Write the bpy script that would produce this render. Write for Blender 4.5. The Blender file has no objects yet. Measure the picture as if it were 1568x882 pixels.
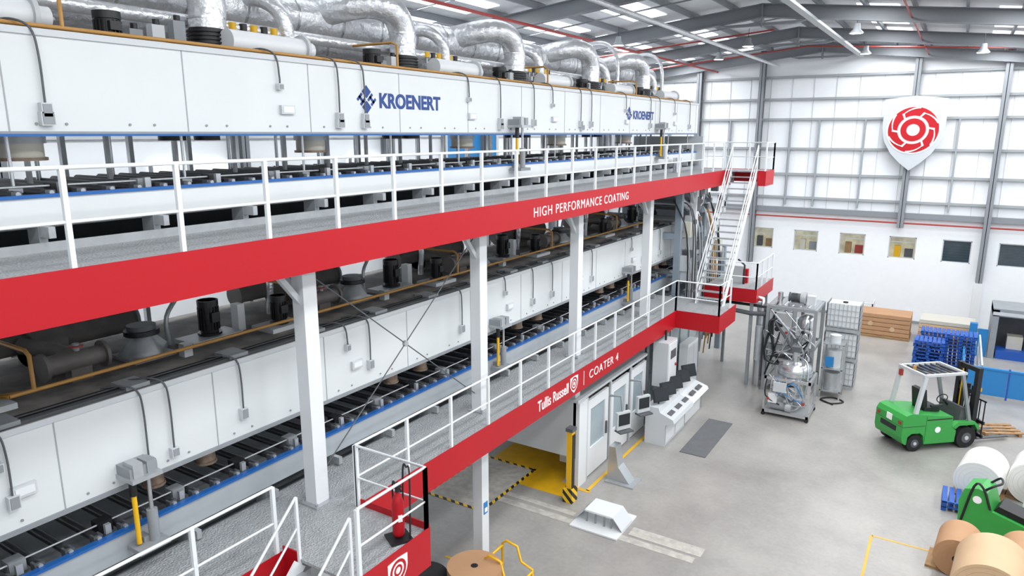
import bpy, math, random
from mathutils import Vector, Matrix, Quaternion
random.seed(4)
S=bpy.context.scene
try:
    S.view_settings.view_transform='Standard'
    S.view_settings.look='None'
except Exception as e: print(e)

# ---------------------------------------------------------------- materials
def lin(h):
    h=h.lstrip('#'); o=[]
    for i in (0,2,4):
        c=int(h[i:i+2],16)/255
        o.append(c/12.92 if c<=.04045 else ((c+.055)/1.055)**2.4)
    return (*o,1)
def mat(name,hx,rough=.5,metal=0,var=0.0,vscale=3,bump=0,bscale=40,emit=0,spec=.5,coat=0,hx2=None,vor=False,alpha=1):
    m=bpy.data.materials.new(name); m.use_nodes=True
    nt=m.node_tree; b=nt.nodes['Principled BSDF']
    b.inputs['Base Color'].default_value=lin(hx); b.inputs['Roughness'].default_value=rough
    b.inputs['Metallic'].default_value=metal
    b.inputs['Specular IOR Level'].default_value=spec
    if coat: b.inputs['Coat Weight'].default_value=coat
    tc=nt.nodes.new('ShaderNodeTexCoord')
    if var or hx2:
        n=nt.nodes.new('ShaderNodeTexNoise'); n.inputs['Scale'].default_value=vscale; n.inputs['Detail'].default_value=6
        nt.links.new(tc.outputs['Object'],n.inputs['Vector'])
        r=nt.nodes.new('ShaderNodeValToRGB')
        c=lin(hx)
        if hx2: c2=lin(hx2)
        else: c2=tuple(max(0,x*(1-var)) for x in c[:3])+(1,)
        r.color_ramp.elements[0].position=.35; r.color_ramp.elements[1].position=.65
        r.color_ramp.elements[0].color=c2; r.color_ramp.elements[1].color=c
        nt.links.new(n.outputs['Fac'],r.inputs['Fac']); nt.links.new(r.outputs['Color'],b.inputs['Base Color'])
    if bump:
        if vor:
            n=nt.nodes.new('ShaderNodeTexVoronoi'); out=n.outputs['Distance']
        else:
            n=nt.nodes.new('ShaderNodeTexNoise'); n.inputs['Detail'].default_value=4; out=n.outputs['Fac']
        n.inputs['Scale'].default_value=bscale
        nt.links.new(tc.outputs['Object'],n.inputs['Vector'])
        bp=nt.nodes.new('ShaderNodeBump'); bp.inputs['Strength'].default_value=bump; bp.inputs['Distance'].default_value=.05
        nt.links.new(out,bp.inputs['Height']); nt.links.new(bp.outputs['Normal'],b.inputs['Normal'])
    if emit:
        b.inputs['Emission Color'].default_value=lin(hx); b.inputs['Emission Strength'].default_value=emit
    if alpha<1: b.inputs['Alpha'].default_value=alpha
    return m
WHITE=mat('oven_paint','D9DDDE',.42,var=.03,vscale=1.2)
WHITE2=mat('white_paint','E2E5E7',.4)
RAILM=mat('railing_paint','E6EAEC',.4)
WALLW=mat('white_wall','F0F3F6',.7,var=.02)
CLAD=mat('cladding_white','F5F8FB',.5,var=.03,vscale=.6)
LGREY=mat('light_grey_paint','C8CCCF',.45)
MGREY=mat('mid_grey_paint','92979B',.5,var=.1)
DGREY=mat('dark_grey_paint','5A5D61',.5,var=.15)
BLOWER=mat('dusty_blower_casing','77736F',.6,var=.2,vscale=4)
STRUCT=mat('structural_steel_paint','868B90',.5)
MULL=mat('cladding_mullion','9CA1A6',.5)
STRUCTD=mat('roof_steel_paint','7C8085',.5)
BLACK=mat('black_plastic','1B1C1F',.45)
RUBBER=mat('black_rubber','1F1F21',.8,var=.3,vscale=8)
ROLLM=mat('roller_dark_rubber','303135',.35,var=.2)
RED=mat('red_paint','B5131F',.42,var=.04,vscale=.8,spec=.35)
BLUE=mat('blue_strip','1F5FA8',.35)
TEXTB=mat('lettering_blue','163F85',.5)
TEXTW=mat('lettering_white','FFFFFF',.5)
DECK=mat('galvanised_deck','A9ACAE',.5,metal=.1,var=.12,vscale=5,bump=.5,bscale=28,vor=True)
GALV=mat('galvanised_steel','B5B9BC',.4,metal=.35,var=.12,vscale=6)
STEEL=mat('stainless_steel','CFD2D5',.25,metal=.85,var=.06,vscale=4)
ALU=mat('aluminium_beam','AEB4B9',.45,metal=.15,var=.06)
FOIL=mat('foil_insulation','E9EBEE',.3,metal=.6,var=.12,vscale=9,bump=.8,bscale=6)
ROOFM=mat('roof_sheet','E4E7EA',.6,var=.05)
YEL=mat('yellow_paint','EAB512',.45)
YELF=mat('yellow_floor_paint','DDAA18',.4,var=.12,vscale=3)
ORP=mat('gas_pipe_ochre','BC8C48',.45,var=.08)
TOPD=mat('oven_roof_dusty','86827E',.75,hx2='63605E',vscale=2.5)
COPPER=mat('nozzle_flange','96826F',.45,metal=.3,var=.3,vscale=12)
KRAFT=mat('kraft_paper','B98F6A',.7,var=.08,vscale=2)
KRAFT2=mat('kraft_light','D0B08B',.6,var=.08,vscale=2)
PAPER=mat('white_paper_roll','E6E6E2',.55,var=.02)
CREAM=mat('cream_paint','CFCBBD',.5,var=.05)
GREEN=mat('green_paint','3AA24A',.38,var=.03)
PBLUE=mat('pallet_blue','1F57B0',.5,var=.1)
FBLUE=mat('fence_blue','2A80C0',.4)
WOOD=mat('timber','A9855B',.7,var=.25,vscale=6)
WRAP=mat('grey_wrap','C4C0B6',.5)
MATM=mat('anti_fatigue_mat','67696B',.85,var=.1,bump=.4,bscale=30)
SCREEN=mat('screen_glass','20262C',.15)
DGLASS=mat('dark_window_glass','36454E',.08,spec=.8)
GLASSY=mat('pale_window_glass','A0AFB5',.1,spec=.8)
OFFICE=mat('lit_office_interior','E8E2C4',.7,hx2='9B9782',vscale=1.5,emit=.25)
LAMP=mat('lamp_lens','FFFFFF',.5,emit=12)
SKYL=mat('skylight_sheet','F6FAFF',.5,emit=1.7)
PATCH=mat('light_floor_patch','C0BCB4',.7,hx2='A8A49D',vscale=5)
SEAM=mat('seam_grey','A0A5A8',.6)
BLUEGR=mat('machine_blue_grey','8E9BA6',.45,var=.08)
REDP=mat('red_pipe','A33A34',.5)
SHG=mat('shield_grey','C3C8CD',.4,metal=.1)

CONC=bpy.data.materials.new('polished_concrete'); CONC.use_nodes=True
nt=CONC.node_tree; b=nt.nodes['Principled BSDF']; tc=nt.nodes.new('ShaderNodeTexCoord')
n1=nt.nodes.new('ShaderNodeTexNoise'); n1.inputs['Scale'].default_value=.35; n1.inputs['Detail'].default_value=8; n1.inputs['Roughness'].default_value=.65
n2=nt.nodes.new('ShaderNodeTexNoise'); n2.inputs['Scale'].default_value=9; n2.inputs['Detail'].default_value=5
mx=nt.nodes.new('ShaderNodeMath'); mx.operation='MULTIPLY_ADD'; mx.inputs[1].default_value=.25
r=nt.nodes.new('ShaderNodeValToRGB'); r.color_ramp.elements[0].position=.42; r.color_ramp.elements[1].position=.8
r.color_ramp.elements[0].color=lin('8A8885'); r.color_ramp.elements[1].color=lin('A9A6A1')
nt.links.new(tc.outputs['Object'],n1.inputs['Vector']); nt.links.new(tc.outputs['Object'],n2.inputs['Vector'])
nt.links.new(n2.outputs['Fac'],mx.inputs[0]); nt.links.new(n1.outputs['Fac'],mx.inputs[2])
nt.links.new(mx.outputs[0],r.inputs['Fac']); nt.links.new(r.outputs['Color'],b.inputs['Base Color'])
r2=nt.nodes.new('ShaderNodeMapRange'); r2.inputs['To Min'].default_value=.2; r2.inputs['To Max'].default_value=.45
nt.links.new(n1.outputs['Fac'],r2.inputs['Value']); nt.links.new(r2.outputs['Result'],b.inputs['Roughness'])
HAZ=bpy.data.materials.new('hazard_stripes'); HAZ.use_nodes=True
nt=HAZ.node_tree; b=nt.nodes['Principled BSDF']; tc=nt.nodes.new('ShaderNodeTexCoord')
w=nt.nodes.new('ShaderNodeTexWave'); w.bands_direction='DIAGONAL'; w.inputs['Scale'].default_value=2.2
r=nt.nodes.new('ShaderNodeValToRGB'); r.color_ramp.interpolation='CONSTANT'
r.color_ramp.elements[0].color=lin('222222'); r.color_ramp.elements[1].color=lin('F0C020'); r.color_ramp.elements[1].position=.5
nt.links.new(tc.outputs['Object'],w.inputs['Vector']); nt.links.new(w.outputs['Fac'],r.inputs['Fac']); nt.links.new(r.outputs['Color'],b.inputs['Base Color'])

# ---------------------------------------------------------------- mesh builder
def smooth_path(pts,k=5):
    pts=[Vector(p) for p in pts]
    if len(pts)<3: return pts
    P=[pts[0]*2-pts[1]]+pts+[pts[-1]*2-pts[-2]]; out=[]
    for i in range(1,len(P)-2):
        a,b_,c,d=P[i-1],P[i],P[i+1],P[i+2]
        for j in range(k):
            t=j/k
            out.append(.5*((2*b_)+(c-a)*t+(2*a-5*b_+4*c-d)*t*t+(3*b_-a-3*c+d)*t**3))
    out.append(pts[-1]); return out
class M:
    def __init__(s): s.v=[];s.f=[];s.mi=[];s.sm=[];s.mats=[];s.T=Matrix.Identity(4)
    def add(s,vs,fs,m,smooth=False):
        if m not in s.mats: s.mats.append(m)
        k=s.mats.index(m); o=len(s.v)
        for v in vs: s.v.append(tuple(s.T@Vector(v)))
        for f in fs: s.f.append([i+o for i in f]); s.mi.append(k); s.sm.append(smooth)
    def box(s,x0,x1,y0,y1,z0,z1,m):
        vs=[(x,y,z) for x in (x0,x1) for y in (y0,y1) for z in (z0,z1)]
        s.add(vs,[(0,1,3,2),(4,6,7,5),(0,4,5,1),(2,3,7,6),(0,2,6,4),(1,5,7,3)],m)
    def cbox(s,c,d,m,rot=None):
        T=s.T.copy()
        s.T=T@Matrix.Translation(c)@(rot.to_4x4() if rot else Matrix.Identity(4))
        s.box(-d[0]/2,d[0]/2,-d[1]/2,d[1]/2,-d[2]/2,d[2]/2,m); s.T=T
    def beam(s,p0,p1,w,h,m,up=(0,0,1)):
        p0=Vector(p0);p1=Vector(p1);d=p1-p0;L=d.length;d=d/L;u=Vector(up)
        if abs(d.dot(u))>.99:u=Vector((0,1,0))
        r=d.cross(u).normalized();u=r.cross(d)
        vs=[]
        for p in (p0,p1):
            for a,b_ in((-1,-1),(1,-1),(1,1),(-1,1)): vs.append(p+r*a*w/2+u*b_*h/2)
        s.add(vs,[(0,1,2,3),(7,6,5,4),(0,4,5,1),(1,5,6,2),(2,6,7,3),(3,7,4,0)],m)
    def ibeam(s,p0,p1,w,h,m,t=.03,up=(0,0,1)):
        p0=Vector(p0);p1=Vector(p1);d=(p1-p0).normalized();u=Vector(up)
        r=d.cross(u).normalized();u=r.cross(d)
        s.beam(p0,p1,t,h,m,up); o=u*(h/2-t/2)
        s.beam(p0+o,p1+o,w,t,m,up); s.beam(p0-o,p1-o,w,t,m,up)
    def cyl(s,p0,p1,r,m,n=16,r2=None,caps=True,capm=None):
        p0=Vector(p0);p1=Vector(p1);r2=r if r2 is None else r2
        q=(p1-p0).normalized().to_track_quat('Z','Y')
        A=[q@Vector((math.cos(2*math.pi*i/n),math.sin(2*math.pi*i/n),0)) for i in range(n)]
        a=[p0+x*r for x in A];b_=[p1+x*r2 for x in A]
        s.add(a+b_,[(i,(i+1)%n,n+(i+1)%n,n+i) for i in range(n)],m,True)
        if caps:
            cm=capm or m
            s.add(a,[tuple(range(n))[::-1]],cm); s.add(b_,[tuple(range(n))],cm)
    def tube(s,pts,r,m,n=8,k=0):
        pts=smooth_path(pts,k) if k else [Vector(p) for p in pts]
        vs=[];ref=None
        for i,p in enumerate(pts):
            t=(pts[min(i+1,len(pts)-1)]-pts[max(i-1,0)]).normalized()
            if ref is None:
                ref=Vector((0,0,1)) if abs(t.z)<.9 else Vector((1,0,0))
            ref=(ref-t*ref.dot(t)).normalized(); b_=t.cross(ref)
            for j in range(n):
                a=2*math.pi*j/n; vs.append(p+ref*math.cos(a)*r+b_*math.sin(a)*r)
        fs=[(i*n+j,i*n+(j+1)%n,(i+1)*n+(j+1)%n,(i+1)*n+j) for i in range(len(pts)-1) for j in range(n)]
        s.add(vs,fs,m,True)
        s.add(vs[:n],[tuple(range(n))],m); s.add(vs[-n:],[tuple(range(n))],m)
    def lathe(s,prof,m,n=24):
        vs=[(r_*math.cos(2*math.pi*i/n),r_*math.sin(2*math.pi*i/n),z) for r_,z in prof for i in range(n)]
        s.add(vs,[(k*n+i,k*n+(i+1)%n,(k+1)*n+(i+1)%n,(k+1)*n+i) for k in range(len(prof)-1) for i in range(n)],m,True)
    def prism(s,poly,z0,z1,m):
        n=len(poly)
        vs=[(p[0],p[1],z0) for p in poly]+[(p[0],p[1],z1) for p in poly]
        s.add(vs,[tuple(range(n))[::-1],tuple(range(n,2*n))]+[(i,(i+1)%n,n+(i+1)%n,n+i) for i in range(n)],m)
    def side(s,poly,y0,y1,m):
        T=s.T.copy(); s.T=T@Matrix(((1,0,0,0),(0,0,1,0),(0,1,0,0),(0,0,0,1)))
        s.prism(poly,y0,y1,m); s.T=T
    def arc(s,r0,r1,a0,a1,z0,z1,m,n=20):
        P=[(r1*math.cos(a0+(a1-a0)*i/n),r1*math.sin(a0+(a1-a0)*i/n)) for i in range(n+1)]
        Q=[(r0*math.cos(a0+(a1-a0)*i/n),r0*math.sin(a0+(a1-a0)*i/n)) for i in range(n+1)]
        for i in range(n): s.prism([P[i],P[i+1],Q[i+1],Q[i]],z0,z1,m)
    def build(s,name,bevel=0,loc=None,rz=0,parent=None,scale=None):
        me=bpy.data.meshes.new(name); me.from_pydata(s.v,[],s.f); 
        for m in s.mats: me.materials.append(m)
        me.polygons.foreach_set('material_index',s.mi); me.polygons.foreach_set('use_smooth',s.sm)
        import bmesh
        bm=bmesh.new(); bm.from_mesh(me); bmesh.ops.recalc_face_normals(bm,faces=bm.faces); bm.to_mesh(me); bm.free()
        me.update()
        o=bpy.data.objects.new(name,me); S.collection.objects.link(o)
        if loc: o.location=loc
        if scale: o.scale=(scale,)*3
        o.rotation_euler[2]=rz
        if bevel:
            md=o.modifiers.new('bevel','BEVEL'); md.width=bevel; md.segments=2; md.limit_method='ANGLE'; md.angle_limit=.6
        if parent: o.parent=parent
        return o
XP=Matrix(((0,0,1,0),(1,0,0,0),(0,1,0,0),(0,0,0,1)))
def at(x,y,z,base=XP): return Matrix.Translation((x,y,z))@base
YN=Matrix(((1,0,0,0),(0,0,-1,0),(0,1,0,0),(0,0,0,1)))
def lettering(txt,name,T,w,h,m,parent=None,bold=0,space=1):
    cu=bpy.data.curves.new(name,'FONT'); cu.body=txt; cu.extrude=.004; cu.size=1; cu.offset=bold; cu.space_character=space
    o=bpy.data.objects.new(name,cu); S.collection.objects.link(o)
    bpy.context.view_layer.update()
    dg=bpy.context.evaluated_depsgraph_get()
    me=bpy.data.meshes.new_from_object(o.evaluated_get(dg)); bpy.data.objects.remove(o)
    xs=[v.co.x for v in me.vertices]; ys=[v.co.y for v in me.vertices]
    x0,x1,y0,y1=min(xs),max(xs),min(ys),max(ys)
    for v in me.vertices:
        v.co=T@Vector(((v.co.x-x0)/(x1-x0)*w,(v.co.y-y0)/(y1-y0)*h,v.co.z))
    me.materials.clear(); me.materials.append(m)
    ob=bpy.data.objects.new(name,me); S.collection.objects.link(ob)
    if parent: ob.parent=parent
    return ob
def railing(m,pts,h=1.1,sp=1.31,r=.024,posts=True,mat_=None,mids=(.52,)):
    mt=mat_ or RAILM
    pts=[Vector(p) for p in pts]; up=Vector((0,0,h))
    m.tube([p+up for p in pts],r,mt,8)
    for q in mids: m.tube([p+Vector((0,0,h*q/1.1*1.0)) for p in pts],r*.8,mt,6)
    for a,b_ in zip(pts[:-1],pts[1:]):
        n=max(1,round((b_-a).length/sp))
        for i in range(n+1):
            p=a.lerp(b_,i/n); m.cbox(p+up*.5,(.055,.055,h),mt)
SHIELD=[(-1,.95),(-.5,1.0),(0,1.04),(.5,1.0),(1,.95),(1,.1),(.9,-.25),(.65,-.6),(.35,-.85),(0,-1.08),(-.35,-.85),(-.65,-.6),(-.9,-.25),(-1,.1)]

# ---------------------------------------------------------------- dimensions
YW=43.1; XL=-20.; XR=13.; YB=-12.; RX=-7.; RZ=15.1; SL=.11
def rz(x): return RZ-SL*abs(x-RX)
FX=-8.05; D1=8.65; D2=3.9; OX=-9.6; OB=-13.0
CAMZ=10.1

m=M(); m.box(XL,XR,YB,YW,-.2,0,CONC); m.build('floor')
m=M()
for a,b_ in ((XL,RX),(RX,XR)):
    m.add([(a,YB,rz(a)),(b_,YB,rz(b_)),(b_,YW,rz(b_)),(a,YW,rz(a)),(a,YB,rz(a)+.1),(b_,YB,rz(b_)+.1),(b_,YW,rz(b_)+.1),(a,YW,rz(a)+.1)],
      [(0,1,2,3),(7,6,5,4),(0,4,5,1),(1,5,6,2),(2,6,7,3),(3,7,4,0)],ROOFM)
m.build('ceiling')
JZ=5.8
wins=[-9.55,-7.1,-4.67,-2.2,.3,2.75]; wz0,wz1,ww=3.5,4.68,1.3
m=M()
m.box(XL,XR,YW,YW+.25,0,wz0,WALLW); m.box(XL,XR,YW,YW+.25,wz1,JZ,WALLW)
xs=[XL]+[e for c in wins for e in (c-ww/2,c+ww/2)]+[XR]
for i in range(0,len(xs),2): m.box(xs[i],xs[i+1],YW,YW+.25,wz0,wz1,WALLW)
m.T=Matrix.Translation((0,YW+.12,0))@Matrix(((1,0,0,0),(0,0,1,0),(0,1,0,0),(0,0,0,1)))
m.prism([(XL,JZ),(XR,JZ),(XR,rz(XR)),(RX,RZ),(XL,rz(XL))],0,.15,CLAD)
m.T=Matrix.Identity(4)
m.build('wall_front')
m=M(); m.box(XL-.2,XL,YB,YW,0,rz(XL),CLAD); m.build('wall_left')
m=M(); m.box(XR,XR+.2,YB,YW,0,rz(XR),CLAD); m.build('wall_right')
m=M(); m.box(XL,XR,YB-.2,YB,0,RZ,CLAD); m.build('wall_back')
for i,c in enumerate(wins):
    m=M(); y=YW+.1
    for a in (c-ww/2,c+ww/2-.05): m.box(a,a+.05,y-.06,y+.04,wz0,wz1,LGREY)
    m.box(c-ww/2,c+ww/2,y-.06,y+.04,wz0,wz0+.05,LGREY); m.box(c-ww/2,c+ww/2,y-.06,y+.04,wz1-.05,wz1,LGREY)
    if i>3:
        m.box(c-ww/2+.05,c+ww/2-.05,y,y+.01,wz0+.05,wz1-.05,DGLASS)
        for k in range(1,8): m.box(c-ww/2+.05,c+ww/2-.05,y-.01,y,wz0+.05+k*.14,wz0+.06+k*.14,DGREY)
    else:
        m.box(c-ww/2-.3,c+ww/2+.3,y+.9,y+.95,wz0-.3,wz1+.3,OFFICE)
        m.box(c-.4,c-.1,y+.5,y+.8,wz0,wz0+.6,[DGREY,CREAM,WOOD,YEL][i]); m.box(c+.1,c+.5,y+.6,y+.8,wz0,wz0+.45,[WOOD,MGREY,REDP,DGREY][i])
        m.box(c-ww/2,c+ww/2,y+.3,y+.34,wz1-.35,wz1-.3,WHITE2)
    m.build('window_%d'%(i+1))
m=M()
for z in (6.54,7.86,9.28,10.9,12.0,13.2): m.box(XL,XR,YW-.08,YW+.1,z-.06,z+.06,SEAM)
for x in (-15.5,-11.8,-8.4,-6.9,-4.6,-.3,3.2): m.box(x-.04,x+.04,YW-.1,YW+.1,JZ+.3,10.9,MULL)
x=XL
while x<XR: m.box(x-.01,x+.01,YW+.09,YW+.13,JZ,13.3,LGREY); x+=1.15
m.build('trim_1')
m=M(); m.box(XL,XR,YW-.22,YW,JZ-.1,JZ+.18,STRUCT); m.tube([(XL,YW-.3,JZ-.35),(XR,YW-.3,JZ-.35)],.045,REDP); m.build('trim_2')
m=M(); m.box(XL,XR,YW-.05,YW,0,.15,MGREY); m.build('baseboard_front')
for x,zb in ((-13.7,0),(-10.1,0),(-2.4,JZ-.6),(1.45,0)):
    m=M(); m.ibeam((x,YW-.22,zb),(x,YW-.22,rz(x)-.1),.3,.4,STRUCT,up=(0,1,0))
    if zb==0: m.box(x-.2,x+.2,YW-.45,YW,0,2.6,WHITE2)
    m.build('wall_column')
m=M()
for z in (2.5,4.0,5.5,7.0,8.5,10,11.5,13): m.box(XL,XL+.1,YB,YW,z-.05,z+.05,LGREY)
m.build('trim_3')
m=M()
for y in (-2,4,12,20): m.box(XL+.1,XL+.14,y,y+2.6,5.8,9.2,SKYL); m.box(XL+.1,XL+.2,y-.08,y,5.7,9.3,STRUCT); m.box(XL+.1,XL+.2,y+2.6,y+2.68,5.7,9.3,STRUCT); m.box(XL+.1,XL+.2,y,y+2.6,7.4,7.5,STRUCT)
m.build('window_7')
m=M(); m.box(XL+.1,XL+.2,26,30,5.5,10.2,FBLUE); m.box(XL+.1,XL+.25,25.8,26,5.5,10.3,LGREY); m.box(XL+.1,XL+.25,30,30.2,5.5,10.3,LGREY); m.build('door_1')
for Y in (1,8,15,22,29,36,42.6):
    m=M()
    m.ibeam((XL,Y,rz(XL)-.45),(RX,Y,RZ-.45),.24,.5,STRUCTD); m.ibeam((RX,Y,RZ-.45),(XR,Y,rz(XR)-.45),.24,.5,STRUCTD)
    m.side([(RX-1.6,RZ-.9),(RX+1.6,RZ-.9),(RX+1.2,RZ-1.0),(RX-1.2,RZ-1.0)],Y-.1,Y+.1,STRUCTD)
    m.box(RX-.03,RX+.03,Y-.14,Y+.14,RZ-1.05,RZ-.2,STRUCTD)
    m.side([(XL,rz(XL)-.7),(XL+2.5,rz(XL)-.45),(XL,rz(XL)-1.5)],Y-.1,Y+.1,STRUCTD)
    m.ibeam((XL+.25,Y,0),(XL+.25,Y,rz(XL)-.5),.3,.5,STRUCTD,up=(1,0,0))
    m.ibeam((XR-.25,Y,0),(XR-.25,Y,rz(XR)-.5),.3,.5,STRUCTD,up=(1,0,0))
    m.build('roof_portal_frame')
m=M()
x=XL+1
while x<XR:
    m.box(x-.04,x+.04,YB,YW,rz(x)-.22,rz(x)-.02,STRUCT); x+=1.55
for Y in (4.5,11.5,18.5,25.5,32.5,39.3):
    m.beam((XL,Y,rz(XL)-.25),(RX,Y,RZ-.25),.05,.05,STRUCT); m.beam((RX,Y,RZ-.25),(XR,Y,rz(XR)-.25),.05,.05,STRUCT)
m.build('roof_purlins')
for x in (-17,-14.5,-11.2,-3.2,1.2,8.5):
    for Y in (-4,4.5,11.5,18.5,25.5,32.5,39.3):
        m=M()
        sg=1 if x>RX else -1
        z0=rz(x-.7)-.03; z1=rz(x+.7)-.03
        m.add([(x-.7,Y-2.7,z0),(x+.7,Y-2.7,z1),(x+.7,Y+2.7,z1),(x-.7,Y+2.7,z0),(x-.7,Y-2.7,z0+.02),(x+.7,Y-2.7,z1+.02),(x+.7,Y+2.7,z1+.02),(x-.7,Y+2.7,z0+.02)],[(0,1,2,3),(7,6,5,4),(0,4,5,1),(1,5,6,2),(2,6,7,3),(3,7,4,0)],SKYL)
        m.build('skylight')
        if x in (-14.5,-3.2,1.2,8.5):
            L=bpy.data.lights.new('skylight_lamp','AREA'); L.shape='RECTANGLE'; L.size=1.3; L.size_y=5.2; L.energy=335 if Y<35 else 400; L.color=(.96,.98,1)
            o=bpy.data.objects.new('skylight_lamp',L); S.collection.objects.link(o)
            o.location=(x,Y,rz(x)-.26); o.rotation_euler=(0,math.atan(SL)*sg,0)
for p in ((-7.96,30.9,13.6),(-3.7,29,13.6),(.23,34.3,13.2),(-4.2,36.5,13.6),(-10.5,35.5,13.6),(-12,27,13.5)):
    m=M(); m.T=Matrix.Translation(p)
    m.lathe([(.0,.35),(.1,.34),(.12,.15),(.24,.02),(.25,0),(.22,0)],MGREY); m.cyl((0,0,0),(0,0,.02),.21,LAMP); m.cyl((0,0,.34),(0,0,.7),.01,BLACK,6)
    m.build('high_bay_light')
m=M()
m.tube([(-9.2,-5,13.75),(-9.2,YW-.5,13.75)],.08,FOIL); m.tube([(-2.0,-5,14.0),(-2.0,YW-.5,14.0)],.03,REDP); m.tube([(-12.6,-5,13.6),(-12.6,YW-.5,13.6)],.05,REDP)
m.box(-5.2,-4.95,-5,YW-.5,14.05,14.15,GALV)
m.tube([(XL+1,38.5,13.2),(RX,38.5,14.3),(XR-1,38.5,13)],.035,REDP)
m.tube([(XL+1,31,13.2),(RX,31,14.2)],.035,REDP)
m.build('roof_pipework')

# ---------------------------------------------------------------- ovens
def oven(zt,zb,zbl,zbe,deck,name,upper):
    m=M(); y0,y1=-3.5,30.0
    m.box(OB,OX,y0,y1,zb,zt,WHITE)
    m.box(OB,OX-.001,y0,y1-.01,zt,zt+.02,TOPD)
    m.box(OX,OX+.03,y0,y1,zt-.05,zt+.03,LGREY); m.box(OX,OX+.03,y0,y1,zb,zb+.03,MGREY)
    m.box(OX-.04,OX+.035,y0,y1,zb-.03,zb,BLUE if upper else MGREY)
    y=y0+.6
    while y<y1:
        m.box(OX,OX+.006,y-.008,y+.008,zb,zt,SEAM); y+=2.33
    y=y0+.9
    while y<y1:
        for dy in (0,.35): m.cyl((OX,y+dy,zb+.12),(OX+.015,y+dy,zb+.12),.018,MGREY,8)
        y+=1.165
    y=y0;k=0
    while y<y1-.2:
        m.cyl((OB+.2,y,zbl),(OX-.12,y,zbl),.06,ROLLM,10); m.box(OX-.2,OX-.08,y-.06,y+.06,zbl-.1,zbl+.05,DGREY); m.cyl((OX-.08,y,zbl+.02),(OX-.04,y,zbl+.02),.03,GALV,8)
        if k%3==0: m.box(OX-.45,OX-.25,y+.1,y+.3,zbl-.05,zbl+.12,BLACK if k%2 else MGREY); m.box(OX-.16,OX-.1,y+.12,y+.2,zbl,zbl+.14,GALV)
        y+=.38;k+=1
    m.tube([(OX-.3,y0,zbl+.09),(OX-.3,y1,zbl+.09)],.015,GALV,6)
    m.box(OB,OX-.3,y0,y1,zbl-.3,zbl-.22,MGREY)
    m.box(OX-.06,OX+.02,y0,y1,zbe,zbl-.03,ALU if not upper else WHITE)
    m.box(OX-.06,OX+.05,y0,y1,zbl-.03,zbl+.01,BLUE)
    m.box(OB,OB+.1,y0,y1,zbe,zbl,MGREY)
    y=y0+.4;k=0
    while y<y1:
        m.box(OB+.1,OB+.2,y-.04,y+.04,zbl,zb,GALV)
        if upper:
            m.box(-11.5,-11.44,y-.03,y+.03,zbl,zb,GALV)
            m.cyl((-12.3,y+.5,zbl),(-12.3,y+.5,zb),.035,STEEL,10)
            if k%2==0: m.cyl((-9.95,y+.3,zbl+.05),(-9.95,y+.3,zb),.022,STEEL,10); m.box(-10.0,-9.9,y+.22,y+.38,zbl+.02,zbl+.1,MGREY)
        y+=1.165;k+=1
    y=y0+.3
    while y<y1:
        m.box(OX-.3,OX-.02,y-.05,y+.05,deck-.3,zbe,MGREY); m.box(OX-.02,OX+.22,y-.04,y+.04,zbe-.16,zbe-.02,GALV)
        y+=1.5
    m.box(OB,OX-.25,y0,y1,deck-.5,deck-.35,MGREY)
    m.beam((OB+.3,y0,deck-.2),(OB+.3,y1,deck-.2),.2,.3,DGREY)
    if upper: ys=[2.1,4.5,9.4,14.2,19,24]; 
    else: ys=[.2,1.1,5.5,6.4,10.9,11.9,16.1,17.2,21.4,22.3,26.6,27.5]
    for y in ys:
        r_=.3 if upper else .17; x=-10.35 if upper else -9.95
        m.cyl((x,y,zb-.12),(x,y,zb),r_,GALV if upper else COPPER,20); m.cyl((x,y,zb-.3),(x,y,zb-.12),r_*.88,COPPER if not upper else CREAM,20); m.cyl((x,y,zb-.34),(x,y,zb-.3),r_,COPPER,20)
    if upper:
        for y in (6.6,7.2,11.6,12.2,16.4,17,21,21.6): m.cyl((-10.3,y,zb-.1),(-10.3,y,zb),.2,BLACK,16)
    return m
def jbox(m,y,z,w=.13,h=.18,cond=None,zt=None,side=0):
    x=OX
    m.box(x,x+.09,y-w/2,y+w/2,z-h/2,z+h/2,LGREY); m.box(x+.09,x+.1,y-w/2+.015,y+w/2-.015,z-h/2+.015,z+h/2-.015,MGREY)
    if cond:
        m.tube([(x-.35,y-.35,zt+.08),(x-.1,y-.2,zt+.12),(x+.04,y-.05,zt+.02),(x+.05,y,zt-.3),(x+.05,y,z+h/2)],.014,DGREY,6,5)
zt,zb=11.31,10.1
m=oven(zt,zb,9.36,9.0,D1,'drying_oven',True)
for y in (4.5,9.4,10.05,14.7,16.3,19.0,19.7,24.5,25.4,28.8): jbox(m,y,10.38,cond=True,zt=zt)
for y in (4.4,9.3,9.95,14.6,19.0): jbox(m,y+.1,10.28,.16,.16)
for y in (8.1,13.4,17.3,22.3,27): jbox(m,y,10.85,.1,.1,cond=True,zt=zt); m.box(OX,OX+.06,y,y+.28,10.42,10.56,LGREY); m.box(OX+.06,OX+.07,y+.03,y+.25,10.44,10.54,WHITE2)
up=m.build('drying_oven')
lettering('KROENERT','lettering',at(OX+.004,10.5,10.58),1.9,.29,TEXTB,up,.035)
lettering('KROENERT','lettering_far',at(OX+.004,23.0,10.58),1.9,.29,TEXTB,up,.035)
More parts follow.
